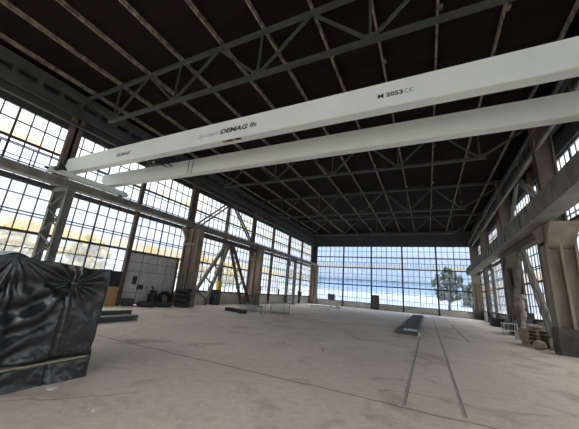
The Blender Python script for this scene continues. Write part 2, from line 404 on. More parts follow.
def lattice_column(side, y, label, xin, xout, rt=None):
    rt = rt or (5.62 if side == 'left' else 5.22)
    lo, hi = sorted((xin, xout))
    t = thing('lattice_column', label, 'column', ((lo + hi) / 2, y, 0), 'lattice crane columns of the %s wall' % side)
    for xx in (lo, hi - .22):
        obj('leg', MB().box(xx, xx + .22, y - .16, y - .14, 0.05, rt).box(xx, xx + .22, y + .14, y + .16, .05, rt).box(xx + .09, xx + .13, y - .14, y + .14, .05, rt), 'column_grey', t)
    n = 8
    for k in range(n):
        za, zb = .3 + (rt - .7) * k / n, .3 + (rt - .7) * (k + 1) / n
        a, b = (lo + .11, hi - .11) if k % 2 else (hi - .11, lo + .11)
        obj('lacing_bar', MB().bar((a, y - .17, za), (b, y - .17, zb), .03, .09, (0, 1, 0)).bar((b, y + .17, za), (a, y + .17, zb), .03, .09, (0, 1, 0)), 'column_grey', t)
    obj('base_plate', MB().box(lo - .1, hi + .1, y - .3, y + .3, 0, .06), 'column_dark', t)
    b = MB().box(lo, hi, y - .18, y + .18, rt - .22, rt)
    gusset(b, lo + .1, lo + .2, y + .16, 1, rt, .4)
    obj('bracket', b, 'column_grey', t)
    wx = (xout - .8, xout - .1) if xout > xin else (xout - .04, xout + .14)
    a, c = min(wx), max(wx); uw = .3 if side == 'left' else .2
    obj('upper_shaft', MB().box(a, a + .07, y - uw, y + uw, rt, 10.95).box(c - .07, c, y - uw, y + uw, rt, 10.95).box(a, c, y - .06, y + .06, rt, 10.95), 'column_upper', t)
    return t
LX, RX = (-15.05, -16.50), (4.62, 5.66)
solid_column('left', CY[0] - .35, 'brown column in the far left corner of the hall', LX[0] - .3, LX[1])
lattice_column('left', CY[1], 'grey zigzag lattice column at the far part of the left wall', LX[0] - .2, LX[1])
solid_column('left', CY[2], 'brown column right of the A-frame brace, left wall', *LX)
solid_column('left', CY[3], 'brown column between the gate and the A-frame brace, left wall', *LX)
lattice_column('left', CY[4], 'grey lattice column behind the black tarpaulin load, under the crane end', *LX)
solid_column('right', CY[0] - .35, 'brown column in the far right corner of the hall', 5.1, 5.95)
lattice_column('right', CY[1], 'slim lattice column at the far part of the right wall', 5.25, 5.95)
solid_column('right', CY[2], 'dark brown column left of the slanted strut, right wall', 4.95, 5.9, hw=.32, mt='column_brown')
solid_column('right', CY[3], 'broad brown column at the right edge, nearest of the right wall', *RX, hw=.32)
lattice_column('right', CY[4], 'nearest lattice column of the right wall, before the broad brown column', *RX)

# ---- runway beams and rails
def turn(t, a=.0185, y=12.5):
    """the right-hand side of the hall runs a degree outward towards the far end"""
    t.rotation_euler.z = -a; t.location.x += (t.location.y - y) * a

def runway(side, x0, x1, zb, xrail, rh=.11):
    t = thing('crane_runway_beam', 'long grey crane runway beam with a rail along the %s wall' % side, 'beam', ((x0 + x1) / 2, YF + .2, zb), 'crane runway beams')
    xm = (x0 + x1) / 2
    m = MB().box(x0, x1, YF + .1, D - .1, RAIL_Z - rh - .05, RAIL_Z - rh).box(x0, x1, YF + .1, D - .1, zb, zb + .05)
    for xx in ((x0 + .02, x0 + .05), (x1 - .05, x1 - .02)): m.box(*xx, YF + .1, D - .1, zb + .05, RAIL_Z - rh - .05)
    obj('girder', m, 'runway', t)
    obj('rail', MB().box(xrail - .05, xrail + .05, YF + .1, D - .15, RAIL_Z - rh, RAIL_Z), 'rail', t)
    k = 0; y = YF + .6
    st = MB()
    while y < D - .4:
        for xx in ((x0 - .05, x0 + .02), (x1 - .02, x1 + .05)): st.box(*xx, y - .012, y + .012, zb + .05, RAIL_Z - rh - .05)
        y += HB / 4
    obj('stiffener', st, 'runway', t)
    if side == 'right': turn(t)
    return t
runway('left', -15.95, -15.42, 5.62, -15.67)
runway('right', 4.06, 4.78, 5.22, 4.42, .03)

# ---- eave beams, ties
def eave(side, x0, x1):
    t = thing('eave_beam', 'dark battened beam under the roof edge, %s wall' % side, 'beam', ((x0 + x1) / 2, YF, 9.6), 'eave beams under the roof edge')
    obj('lower_chord', MB().box(x0, x1, YF + .1, D - .1, 9.55, 10.02), 'spandrel', t)
    obj('upper_chord', MB().box(x0, x1, YF + .1, D - .1, 10.34, 10.86), 'spandrel', t)
    b = MB(); y = YF + .3
    while y < D - .4:
        b.box(x0 + .02, x1 - .02, y - .10, y + .10, 10.02, 10.34); y += .92
    obj('batten', b, 'spandrel', t)
eave('left', XL + .30, XL + .52); eave('right', XR - .52, XR - .30)
for x, zz, r, mt, lab in ((-15.55, 8.78, .07, 'steel_dark', 'dark long tie beam high along the left columns'), (4.86, 8.78, .06, 'runway', 'pale long tie beam high along the right columns, outer of the pair'), (4.46, 9.1, .05, 'steel_dark', 'dark long tie beam high along the right columns, inner of the pair')):
    o = tag(obj('tie_beam', MB().box(x - r, x + r, YF + .1, D - .1, zz, zz + r * 2), mt), lab, 'beam')
    if x > 0: turn(o)

# ---- roof trusses
def truss(y, label):
    t = thing('roof_truss', label, 'truss', ((XL + XR) / 2, y, 8.8), 'roof trusses across the hall')
    zb, zt = 8.84, 10.80
    bn = [-13.3, -9.2, -5.05, -1.15, 2.75]; tn = [XL + .25, -11.25, -7.1, -3.1, .8, XR - .25]
    obj('bottom_chord', MB().bar((bn[0] - .25, y, zb), (bn[-1] + .25, y, zb), .15, .13), 'truss', t)
    obj('top_chord', MB().box(tn[0], tn[-1], y - .07, y + .07, zt - .08, zt + .08), 'truss', t)
    for i, x in enumerate(bn):
        obj('vertical', MB().bar((x, y, zb), (x, y, zt), .07), 'truss', t)
        for xx in (tn[i], tn[i + 1]): obj('diagonal', MB().bar((x, y, zb + .02), (xx, y, zt - .03), .085), 'truss', t)
        obj('node_plate', MB().prism([(x - .22, zb - .06), (x + .22, zb - .06), (x + .14, zb + .18), (x - .14, zb + .18)], 1, y - .10, y - .085), 'truss', t)
    return t
truss(CY[4], 'nearest roof truss, in front of the white crane girders')
truss(CY[3], 'roof truss right behind the crane girders, second from the viewer')
truss(CY[2], 'third roof truss from the viewer, over the A-frame brace bay')
truss(CY[1], 'farthest free roof truss, before the end wall')
# ---- purlins
PXS = [-15.65, -13.5, -11.4, -9.22, -7.0, -5.05, -3.1, -1.2, .76, 2.72, 4.72]
for i, x in enumerate(PXS):
    m = MB().box(x - .032, x + .032, YF + .1, D - .1, 10.92, 10.945).box(x - .015, x + .015, YF + .1, D - .1, 10.945, 11.095).box(x - .032, x + .032, YF + .1, D - .1, 11.095, 11.12)
    t = tag(obj('roof_purlin', m, 'purlin'), 'weathered tan roof purlin running down the hall, %s from the left wall' % ORD[i], 'purlin', 'roof purlins')
    for k in range(1, 7):
        y = k * 5 - 3 + random.uniform(0, 4)
        if 0 < i < 10: obj('clip', MB().box(x + .02, x + .14, y - .08, y + .08, 10.90, 11.0), 'purlin', t)
struct('trim_7', MB().box(XL, XR, D - .35, D - .15, 10.62, 10.9), 'spandrel', 'dark head beam over the end wall window', 'trim')

# ---- the crane
GY, GZ, GT = 6.60, 6.45, 7.22
cr = thing('overhead_crane', 'pale grey double girder overhead crane spanning the hall, with black lettering', 'crane', (-5.3, 7.6, RAIL_Z))
def girder(y0, y1, z0, z1):
    m = MB()
    pts = [(-16.2, z1), (4.98, z1), (4.98, z0 + .1), (4.8, z0), (-15.85, z0), (-16.3, z0 + .36)]
    m.prism(pts, 1, y0, y1)
    bmesh.ops.bevel(m.bm, geom=[e for e in m.bm.edges if abs(e.verts[0].co.y - e.verts[1].co.y) < .01], offset=.018, segments=2, affect='EDGES')
    return m
g1 = obj('girder', girder(GY, GY + .34, GZ, GT), 'crane', cr)
g2 = obj('girder', girder(8.42, 8.76, 6.40, 7.10), 'crane', cr)
obj('girder_rail', MB().box(-15.3, 4.6, GY + .14, GY + .19, GT, GT + .04), 'rail', g1)
obj('girder_rail', MB().box(-15.3, 4.6, 8.56, 8.61, 7.10, 7.14), 'rail', g2)
for x, nm in ((-15.67, 'l'), (4.42, 'r')):
    ec = obj('end_carriage', MB().box(x - .15, x + .15, 5.75, 9.6, RAIL_Z + .07, RAIL_Z + .34, .02), 'crane', cr)
    for y in (6.05, 9.3):
        obj('wheel', MB().tube((x - .07, y, RAIL_Z + .115), (x + .07, y, RAIL_Z + .115), .115, 20), 'darkmetal', ec)
    for ya, yb in ((5.62, 5.76), (9.59, 9.73)): obj('buffer', MB().tube((x, ya, RAIL_Z + .22), (x, yb, RAIL_Z + .22), .06, 12), 'black', ec)
    sx = -1 if nm == 'r' else 1
    obj('drive_motor', MB().tube((x + sx * .18, 5.98, RAIL_Z + .28), (x + sx * .62, 5.98, RAIL_Z + .28), .12, 16).box(min(x + sx * .3, x + sx * .5), max(x + sx * .3, x + sx * .5), 5.9, 6.06, RAIL_Z + .38, RAIL_Z + .47), 'darkmetal', ec)
# lettering on the front girder
def lettering(txt, x, z, size, material, width=None, bold=0., shear=0., parent=None):
    cu = bpy.data.curves.new('lettering', 'FONT'); cu.body = txt; cu.size = size; cu.offset = bold; cu.shear = shear; cu.extrude = .002; cu.resolution_u = 3
    o = bpy.data.objects.new('lettering_source', cu); COL.objects.link(o); bpy.context.view_layer.update()
    me = bpy.data.meshes.new_from_object(o.evaluated_get(bpy.context.evaluated_depsgraph_get()))
    bpy.data.objects.remove(o); bpy.data.curves.remove(cu)
    xs = [v.co.x for v in me.vertices]; w = max(xs) - min(xs); k = (width / w) if width else 1.; mn = min(xs)
    for v in me.vertices: v.co = Vector(((v.co.x - mn) * k, -v.co.z, v.co.y))
    me.materials.clear(); me.materials.append(M[material])
    n = bpy.data.objects.new('lettering', me); COL.objects.link(n); n.parent = parent
    n.location = Vector((x, GY - .004, z)) - parent.location - (parent.parent.location if parent.parent else Vector((0, 0, 0)))
    return n
cap = 1 / .73
l = lettering('ELMAK', -12.10, 6.72, .155 * cap, 'ink_mid', .98, .006, .3, g1); l['label'] = 'small dark lettering near the left girder end'
l = lettering('System', -7.30, 6.72, .165 * cap, 'ink_grey', .92, .002, .25, g1); l['label'] = 'pale grey lettering'
l = lettering('DEMAG', -6.30, 6.72, .175 * cap, 'ink', 1.16, .009, .18, g1); l['label'] = 'bold black lettering'
l = lettering('8t', -5.06, 6.735, .175 * cap, 'ink', .27, .004, .1, g1); l['label'] = 'dark lettering'
l = lettering('M 2053', -.95, 6.745, .125 * cap, 'ink', .63, .005, 0, g1); l['label'] = 'black lettering, right part of the girder'
# the CE mark: two open rings
def ce_mark(x, z, r):
    m = MB()
    for k, cx in enumerate((x + r, x + r * 2.9)):
        p = [(cx + r * math.cos(a), z + r + r * math.sin(a)) for a in [math.radians(70 + 220 * i / 14) for i in range(15)]]
        for a, b in zip(p, p[1:]): m.bar((a[0], GY - .004, a[1]), (b[0], GY - .004, b[1]), .004, .016, Vector((b[1] - a[1], 0, -(b[0] - a[0]))).normalized())
        if k: m.bar((cx - r, GY - .004, z + r), (cx - r * .2, GY - .004, z + r), .004, .016)
    o = obj('lettering', m, 'ink_mid', g1); o['label'] = 'small conformity mark'
ce_mark(-.27, 6.745, .06)
wl_ = obj('warning_sticker', MB().box(-6.22, -5.42, GY + .03, GY + .16, GZ - .004, GZ - .001), 'sticker', g1)
wl_['label'] = 'yellow sticker with dark blocks under the girder'
for x in (-6.0, -5.64): obj('dark_block', MB().box(x, x + .22, GY + .04, GY + .15, GZ - .007, GZ - .004), 'ink', wl_)
jb = obj('junction_box', MB().box(-11.25, -10.55, 7.55, 7.75, 6.62, 6.9, .02), 'darkmetal', cr)
obj('box_hanger', MB().box(-11.1, -11.05, 6.9, 8.45, 6.9, 6.94).box(-10.75, -10.70, 6.9, 8.45, 6.9, 6.94), 'darkmetal', jb)
obj('indicator_lamp', MB().tube((-10.85, 7.55, 6.72), (-10.85, 7.50, 6.72), .06, 14), 'white', jb)
for x in (-9.6, -9.35): obj('cable', MB().tube((x, 8.39, 7.12), (x, 8.39, 6.38), .014, 8), 'ink_mid', g2)

# ---- bracing of the braced bay
def ladder_leg(a, b, wv, name, parent, material, rungs=4, t=.16, gap=1.0, taper=.3):
    """two rails from foot a to head b lying in the wall plane; gap closes toward the head"""
    a, b = Vector(a), Vector(b); d = (b - a).normalized(); wv = Vector(wv); n = (wv - d * wv.dot(d)).normalized()
    p = MB(); ra = [(a + n * gap / 2, b + n * gap * taper / 2), (a - n * gap / 2, b - n * gap * taper / 2)]
    for q in ra: p.bar(q[0], q[1], t, t, (1, 0, 0))
    leg = obj('leg', p, material, parent)
    for k in range(rungs):
        f = (k + .7) / (rungs + .6)
        obj('rung', MB().bar(ra[0][0].lerp(ra[0][1], f), ra[1][0].lerp(ra[1][1], f), .07, .14, (1, 0, 0)), material, leg)
ym = (CY[2] + CY[3]) / 2
for side, x, mt in (('left', -15.85, 'brace'), ('right', 4.95, 'brace')):
    t = thing('portal_brace', 'A-shaped pair of laddered struts under the runway, %s wall' % side, 'brace', (x, ym, 0), 'A-frame braces of the braced bay')
    ht = 5.2 if side == 'left' else 4.9
    ladder_leg((x, CY[3] + (1.3 if side == 'left' else 1.2), .0), (x, ym - .25, ht), (0, 1, 0), 'leg', t, mt, t=.22 if side == 'left' else .16, gap=1.6 if side == 'left' else .5, taper=.22 if side == 'left' else .7)
    ladder_leg((x, CY[2] - .95, .0), (x, ym + .25, ht), (0, 1, 0), 'leg', t, mt if side == 'right' else 'rust', t=.2 if side == 'left' else .16, gap=1.2 if side == 'left' else .9)
    obj('head_beam', MB().box(x - .16, x + .16, CY[3] + (.36 if side == 'left' else 1.3), CY[2] - (.36 if side == 'left' else 1.3), ht - .03, ht + .3), 'rust', t)
    t = thing('upper_brace', 'pair of twin diagonal braces above the runway beam, %s wall' % side, 'brace', (x, ym, 6.1), 'diagonal braces above the runway')
    xx = x + (-.35 if side == 'left' else .35)
    for q in (-1, 1):
        m = MB()
        for o_ in (-.22, .22):
            m.bar((xx, ym + q * .35 + o_, 9.0), (xx, ym + q * 3.9 + o_, 6.05), .13, .10)
        obj('diagonal', m, 'steel_dark' if side == 'left' else 'column_grey', t)

# handrails on the runways
def handrail(side, x, y0, y1, label, n, z0=RAIL_Z - .12, h=.95):
    t = thing('handrail', label, 'handrail', (x, (y0 + y1) / 2, z0))
    obj('top_rail', MB().tube((x, y0, z0 + h), (x, y1, z0 + h), .025), 'steel_dark', t)
    obj('middle_rail', MB().tube((x, y0, z0 + h * .5), (x, y1, z0 + h * .5), .02), 'steel_dark', t)
    for k in range(n):
        y = y0 + (y1 - y0) * k / (n - 1)
        obj('post', MB().tube((x, y, z0), (x, y, z0 + h), .025), 'steel_dark', t)
handrail('left', -15.97, .6, 6.3, 'thin dark handrail on the left runway beam before the crane', 6)
t = thing('conductor_rail', 'row of short dark brackets with a conductor bar along the right runway beam', 'conductor rail', (5.0, 25, RAIL_Z - .11))
for k in range(25):
    y = 14.2 + k * .98
    obj('bracket', MB().box(4.72, 4.76, y - .035, y + .035, RAIL_Z - .028, RAIL_Z + .42).box(4.60, 4.76, y - .03, y + .03, RAIL_Z + .36, RAIL_Z + .42), 'rust', t)
obj('conductor_bar', MB().box(4.62, 4.66, 14, 39.4, RAIL_Z + .30, RAIL_Z + .36), 'rust', t)
turn(t)

# ------------------------------------------------------------------ loose things
# black tarpaulin load
def tarp_load():
    x0, x1, y0, y1 = -7.0, -5.12, .35, 3.20
    t = thing('tarpaulin_load', 'big crate wrapped in black crinkled tarpaulin on the floor at left', 'covered load', ((x0 + x1) / 2, (y0 + y1) / 2, 0))
    P = Vector((1.86, 1.80)); K = Vector((2.66, 1.45))
    def fold(y, z):
        q = Vector((y, z)); h = 0.
        v = q - P; r = v.length; a = math.atan2(v.x, -v.y)                 # pleats fanning down from the peak
        if v.y < .1: h += .048 * math.sin(a * 19 + 1.4 * math.sin(a * 6)) * math.exp(-abs(a) * .75) * min(1, r * 2.4) * max(.15, 1 - r * .42)
        v = q - K; r = v.length; a = math.atan2(v.y, v.x)                  # star of creases round the knot
        h += .050 * math.sin(a * 11 + .8) * math.exp(-r * 1.9) * min(1, r * 7)
        if y < K.x + .1:                                                   # swags hanging between peak and knot
            s = (y - 1.1) / (K.x - 1.1); s = min(max(s, 0), 1); sag = z + .34 * math.sin(PI * s) + .12 * noise.noise(Vector((y * 2, 0, 3)))
            h += .055 * math.sin(sag * 17 + 2.5 * noise.noise(Vector((y * 1.3, z * 1.3, 7)))) * math.sin(PI * s) ** 1.0 * min(1, max(0, (1.5 - z) * 2)) * min(1, z * 2)
        h += .040 * noise.noise(Vector((y * 2.6, z * 2.2, 1))) + .022 * noise.noise(Vector((y * 6.5, z * 5, 4))) + .008 * noise.noise(Vector((y * 17, z * 15, 9)))
        h -= .045 * math.exp(-((z - .30 - .02 * (y - 2)) / .035) ** 2)     # pulled in by the strap
        h -= .05 * math.exp(-((y - 2.63) / .025) ** 2) * (1 if z < 1.45 else 0)  # hanging seam
        return h
    def topz(x, y):
        u = (y - 1.86)
        return 1.72 + .075 * math.exp(-(u / .16) ** 2) + .03 * math.exp(-(u / .9) ** 2) - .035 * math.exp(-((y - 2.95) / .15) ** 2) + .015 * noise.noise(Vector((x * 3, y * 6, 2)))
    m = MB(); bm = m.bm; NV = 110
    # ring of wall columns round the box, rounded corners
    ring = []
    def side(ax, ay, bx, by, n, nx, ny):
        for i in range(n):
            f = i / n; ring.append((ax + (bx - ax) * f, ay + (by - ay) * f, nx, ny))
    side(x1, y0, x1, y1, 190, 1, 0); side(x1, y1, x0, y1, 60, 0, 1); side(x0, y1, x0, y0, 60, -1, 0); side(x0, y0, x1, y0, 60, 0, -1)
    grid = []
    for (x, y, nx, ny) in ring:
        row = []; tz = topz(x, y)
        for k in range(NV + 1):
            z = tz * k / NV
            c = y if nx else (x * 1.3 + 11 if ny > 0 else x)
            h = fold(c if nx > 0 else c + 5 * (1 if ny else 2), z)
            h *= min(1, (y1 - y) * 9 + .15) if nx else 1
            h += (.05 * (z / tz) if nx == 0 and ny > 0 else 0)
            flare = .03 * math.exp(-z * 9)
            row.append(bm.verts.new((x + nx * (h + flare), y + ny * (h * .6 + flare), z)))
        grid.append(row)
    n = len(ring)
    for i in range(n):
        a, b = grid[i], grid[(i + 1) % n]
        for k in range(NV): bm.faces.new((a[k], b[k], b[k + 1], a[k + 1]))
    # the lid: rings shrinking to the middle
    cx, cy = (x0 + x1) / 2, (y0 + y1) / 2; prev = [r[-1] for r in grid]
    for s in (.93, .8, .6, .35, .1):
        cur = []
        for i, (x, y, nx, ny) in enumerate(ring):
            px, py = cx + (x - cx) * s, cy + (y - cy) * s
            cur.append(bm.verts.new((px, py, topz(px, py) + .03 * (1 - s) + .02 * noise.noise(Vector((px * 4, py * 4, 0))))))
        for i in range(n): bm.faces.new((prev[i], prev[(i + 1) % n], cur[(i + 1) % n], cur[i]))
        prev = cur
    bm.faces.new(prev); bmesh.ops.recalc_face_normals(bm, faces=bm.faces)
    obj('tarpaulin', m, 'tarp', t, smooth=True)
    s = MB()
    pts = [(x1 + .005 + max(-.01, fold(y, .30 + .02 * (y - 2)) + .012), y, .285 + .02 * (y - 2)) for y in [y0 + (y1 - .06 - y0) * i / 40 for i in range(41)]]
    for a, b in zip(pts, pts[1:]): s.bar(a, b, .012, .028)
    obj('strap', s, 'strap', t)
    k = MB().blob((x1 + .03, K.x, K.y), .055, .5, 3, (.7, 1, .9), 3., 2.5).blob((x1 + .05, K.x - .10, K.y - .10), .06, .6, 3, (.6, 1.4, .5), 5., 2.).blob((x1 + .04, K.x - .02, K.y + .10), .04, .5, 3, (.5, .5, 2.2), 1., 2.)
    obj('knot', k, 'tarp', t, smooth=True)
    f = MB()      # gathered end flap at the top corner
    for i in range(7):
        a = math.radians(8 + i * 15); f.bar((x1 + .03, K.x + .04, K.y + .02), (x1 + .04, K.x + .04 + .46 * math.cos(a), K.y + .02 + .27 * math.sin(a)), .03, .045, (0, -math.sin(a), math.cos(a)))
    return t
m = mat('black_tarpaulin', (.012, .015, .016), (.022, .025, .027), .28, 0, 2.5); m.node_tree.nodes['Principled BSDF'].inputs['Specular IOR Level'].default_value = .8
M['tarp'] = m
tarp_load()

# long row of steel cover plates on the floor
t = thing('cover_plate_row', 'long low row of dark steel cover plates lying on the floor towards the far end', 'steel plates', (-.98, 25, 0))
xa, xb, n = -1.53, -.43, 10
obj('frame', MB().box(xa, xa + .07, 15.6, 35.4, 0, .16).box(xb - .07, xb, 15.6, 35.4, 0, .16).box(xa + .07, xb - .07, 15.6, 15.68, 0, .14), 'plate', t)
for k in range(n):
    ya = 15.7 + k * 1.97; p = MB().box(xa + .08, xb - .08, ya, ya + 1.9, .05, .14)
    for j in range(6): p.box(xa + .1, xb - .1, ya + .15 + j * .3, ya + .20 + j * .3, .14, .155)
    obj('cover_plate', p, 'plate', t)
obj('bent_sheet', MB().prism([(16.0, .155), (17.0, .165), (17.1, .26), (17.0, .18), (16.0, .17)], 0, xa + .35, xb - .1), 'rail', t)
obj('end_cap', MB().box(xb - .06, xb + .03, 15.55, 15.6, 0, .2), 'white', t)
# rails sunk in the floor
for i, (x, y0, y1, lab) in enumerate(((-.42, 5.35, 15.5, 'left of the two thin rails sunk in the floor, leading to the cover plates'), (.42, 5.45, 38, 'right of the two thin rails sunk in the floor, beside the cover plates'), (1.58, 15.6, 38, 'far thin rail sunk in the floor, right of the cover plates'))):
    o = thing('floor_rail', lab, 'rail', (x, (y0 + y1) / 2, 0), 'rails sunk in the floor')
    obj('head', MB().box(x - .03, x + .01, y0, y1, 0, .004), 'railrust', o) if 'railrust' in M else None
    if 'railrust' not in M:
        M['railrust'] = mat('worn_rail_top', (.37, .32, .265), (.28, .24, .20), .7, .0, 3.)
        M['groove'] = mat('grimy_groove', (.20, .17, .145), (.14, .12, .10), .9)
        obj('head', MB().box(x - .03, x + .015, y0, y1, 0, .004), 'railrust', o)
    obj('groove', MB().box(x + .01, x + .028, y0, y1, 0, .003), 'groove', o)

# junk on the left side
tag(obj('plywood_board', MB().box(XL + .14, XL + .19, 10.05, 10.98, .0, 1.05), 'orange'), 'orange plywood board standing against the left sill wall', 'board')
tag(obj('leaning_board', MB().box(XL + .13, XL + .17, 9.85, 10.98, 1.07, 1.95).box(XL + .17, XL + .19, 9.85, 10.98, 1.48, 1.54), 'blackmat'), 'dark brown board above the orange plywood board', 'board')
def plates(cx, cy, l, w, n, label, rz, mt):
    t = thing('steel_plate_stack', label, 'steel plates', (cx, cy, 0))
    for k in range(n):
        ll = l * random.uniform(.8, 1.05); o_ = random.uniform(-.1, .1)
        obj('plate', MB().box(cx - w / 2 + o_, cx + w / 2 + o_, cy - ll / 2, cy + ll / 2, .05 * k, .05 * k + .045), mt, t)
    t.rotation_euler.z = rz
plates(-10.75, 7.0, 2.2, .45, 4, 'low stack of grey steel plates on the floor right of the tarpaulin load', .1, 'plate')
tag(obj('steel_beam', MB().box(-12.4, -12.2, 6.6, 9.1, 0, .03).box(-12.4, -12.2, 6.6, 9.1, .17, .2).box(-12.32, -12.28, 6.6, 9.1, .03, .17), 'plate'), 'single steel beam lying on the floor behind the plate stack', 'beam')
tag(obj('steel_beam', MB().bar((-11.5, 6.3, .06), (-11.2, 8.6, .06), .14, .12), 'darkmetal'), 'dark bar lying on the floor between plate stack and beam', 'bar')
# tyres
def tyre_mesh(c, R, r, axis):
    return MB().torus(c, R, r, axis, 26, 10)
t0 = tag(obj('tyre', tyre_mesh((-15.0, 14.72, .15), .40, .15, (0, 0, 1)), 'black', smooth=True), 'black tyre at the bottom of the pile beside the gate column', 'tyre', 'black tyres by the gate')
tl = [((-15.02, 14.74, .31), 'black tyre second in the pile beside the gate column'), ((-14.98, 14.70, .62), 'black tyre third in the pile beside the gate column'), ((-15.01, 14.73, .93), 'black tyre topmost in the pile beside the gate column')]
for loc, lab in tl:
    c = copy_tree(t0); c.location = loc; c['label'] = lab
for loc, rot, lab in (((-15.3, 13.45, .0), (0, 0, 0), 'black tyre lying flat left of the tyre pile'), ((-16.38, 14.3, .40), (0, math.radians(76), 0), 'black tyre leaning against the gate'), ((-15.55, 12.35, 0), (0, 0, .4), 'black tyre lying flat by the wicket door')):
    c = copy_tree(t0); c.location = loc; c.rotation_euler = rot; c['label'] = lab
e = thing('old_engine', 'dark greasy engine lump standing before the gate among tyres', 'engine', (-16.2, 13.25, 0))
obj('block', MB().box(-16.4, -15.95, 13.0, 13.5, .12, .75, .05).box(-16.32, -16.03, 13.08, 13.42, .75, .95, .03), 'darkmetal', e)
obj('skid', MB().box(-16.45, -15.9, 13.02, 13.1, 0, .12).box(-16.45, -15.9, 13.4, 13.48, 0, .12), 'wood', e)
obj('pulley', MB().tube((-15.95, 13.25, .5), (-15.87, 13.25, .5), .16, 18), 'black', e)
obj('pipe', MB().path([(-16.2, 13.2, .95), (-16.2, 13.2, 1.1), (-16.1, 13.0, 1.18)], .05), 'black', e)
bx = thing('metal_crate', 'low grey metal crate on the floor left of the tyres', 'crate', (-16.15, 11.75, 0))
obj('body', MB().box(-16.4, -15.9, 11.3, 11.8, .02, .36, .02), 'plate', bx)
obj('lid', MB().box(-16.43, -15.87, 11.27, 11.83, .36, .42, .01), 'plate', bx)
# cabinet & yellow box
c = thing('dark_cabinet', 'dark grey metal cabinet against the sill under the A-frame brace', 'cabinet', (-16.15, 19.45, 0))
obj('body', MB().box(-16.32, -15.98, 19.0, 19.88, .05, 1.22, .01), 'darkmetal', c)
d = obj('door', MB().box(-15.98, -15.955, 19.03, 19.85, .1, 1.18, .006), 'darkmetal', c)
obj('door_handle', MB().box(-15.955, -15.93, 19.12, 19.16, .6, .8), 'wire', d)
obj('foot', MB().box(-16.31, -16.25, 19.05, 19.85, 0, .05).box(-16.05, -15.99, 19.05, 19.85, 0, .05), 'black', c)
y_ = thing('yellow_box', 'bright yellow upright box standing on the dark cabinet by the left windows', 'box', (-16.2, 19.7, 1.22))
obj('body', MB().box(-16.31, -16.02, 19.5, 19.87, 1.225, 1.9, .015), 'yellow', y_)
obj('lid', MB().box(-16.32, -16.0, 19.48, 19.89, 1.9, 1.95, .01), 'yellow', y_)
# boxes on the window sill
for (yy, w_, h_, mt, lab) in ((26.9, .75, .75, 'blackmat', 'dark brown box on the left window sill, right of the brown column'), (31.5, .35, .62, 'orange2', 'narrow orange brown box on the left window sill'), (38.0, 1.1, .55, 'blackmat', 'wide dark box on the left window sill near the far corner')):
    b = thing('sill_box', lab, 'box', (XL + .02, yy, 1.06))
    obj('body', MB().box(XL + .0, XL + .12, yy - w_ / 2, yy + w_ / 2, 1.062, 1.062 + h_, .01), mt, b)
    obj('flap', MB().box(XL + .0, XL + .13, yy - w_ / 2 - .01, yy + w_ / 2 + .01, 1.062 + h_, 1.09 + h_), mt, b)
# frames by the right foot of the left A-frame
def trestle(cx, cy, l, h, label, mt, group=None, name='trestle'):
    t = thing(name, label, 'trestle', (cx, cy, 0), group)
    obj('beam', MB().box(cx - l / 2, cx + l / 2, cy - .05, cy + .05, h - .08, h), mt, t)
    for sx in (-1, 1):
        for sy in (-1, 1):
            obj('leg', MB().bar((cx + sx * l * .42, cy + sy * .28, 0), (cx + sx * l * .42, cy + sy * .03, h - .08), .05), mt, t)
        obj('brace', MB().bar((cx + sx * l * .42, cy - .2, h * .35), (cx + sx * l * .42, cy + .2, h * .35), .035), mt, t)
    return t
trestle(-14.6, 22.6, 1.0, .95, 'dark steel trestle before the right foot of the A-frame brace', 'darkmetal')
trestle(-14.9, 23.6, .8, 1.1, 'taller dark trestle beside the brown column, left wall', 'rust')
# pallet-like blocks and wire crates in the middle
t = tag(obj('rubber_block', MB().box(-12.25, -11.75, 15.85, 16.25, 0, .22, .02), 'black'), 'dark rubber block, leftmost of three on the open floor', 'block', 'dark blocks on the open floor')
for loc, lab in (((-11.35, 15.85, 0), 'dark rubber block, middle of three on the open floor'), ((-10.65, 15.55, 0), 'dark rubber block, rightmost of three on the open floor')):
    c = copy_tree(t); c.location = loc; c['label'] = lab
def wire_crate(cx, cy, l, w, h, label, group):
    t = thing('wire_crate', label, 'crate', (cx, cy, 0), group)
    f = MB()
    for x in (cx - l / 2, cx + l / 2):
        for y in (cy - w / 2, cy + w / 2): f.bar((x, y, 0), (x, y, h), .05)
    for z in (.08, h - .02):
        for y in (cy - w / 2, cy + w / 2): f.bar((cx - l / 2, y, z), (cx + l / 2, y, z), .045)
        for x in (cx - l / 2, cx + l / 2): f.bar((x, cy - w / 2, z), (x, cy + w / 2, z), .045)
    obj('frame', f, 'wire', t)
    k = int(l / .14)
    for y in (cy - w / 2, cy + w / 2):
        m = MB()
        for i in range(1, k):
            x = cx - l / 2 + l * i / k
            m.bar((x, y, .08), (x, y, h), .014)
        for i in range(1, 5): m.bar((cx - l / 2, y, h * i / 5), (cx + l / 2, y, h * i / 5), .014)
        obj('wire_mesh', m, 'wire', t)
    obj('tray', MB().box(cx - l / 2, cx + l / 2, cy - w / 2, cy + w / 2, .05, .08), 'plate', t)
wire_crate(-9.75, 18.6, 1.5, .9, .75, 'pale wire crate on the open floor, right of the pale folding trestle', 'wire crates on the open floor')
wire_crate(-11.3, 17.6, 1.3, .8, .42, 'low pale wire crate on the open floor behind the dark blocks', 'wire crates on the open floor')
t = thing('folding_trestle', 'pale folding trestle standing open before the wire crates', 'trestle', (-10.3, 16.5, 0))
obj('leg_frame', MB().bar((-10.9, 16.4, .0), (-10.2, 16.3, .5), .05).bar((-10.7, 16.8, .0), (-10.1, 16.6, .5), .05).bar((-10.2, 16.3, .49), (-10.1, 16.6, .49), .06), 'wire', t)
obj('brace_frame', MB().bar((-9.6, 16.3, 0), (-10.25, 16.3, .48), .05).bar((-9.5, 16.6, 0), (-10.12, 16.6, .48), .05), 'wire', t)
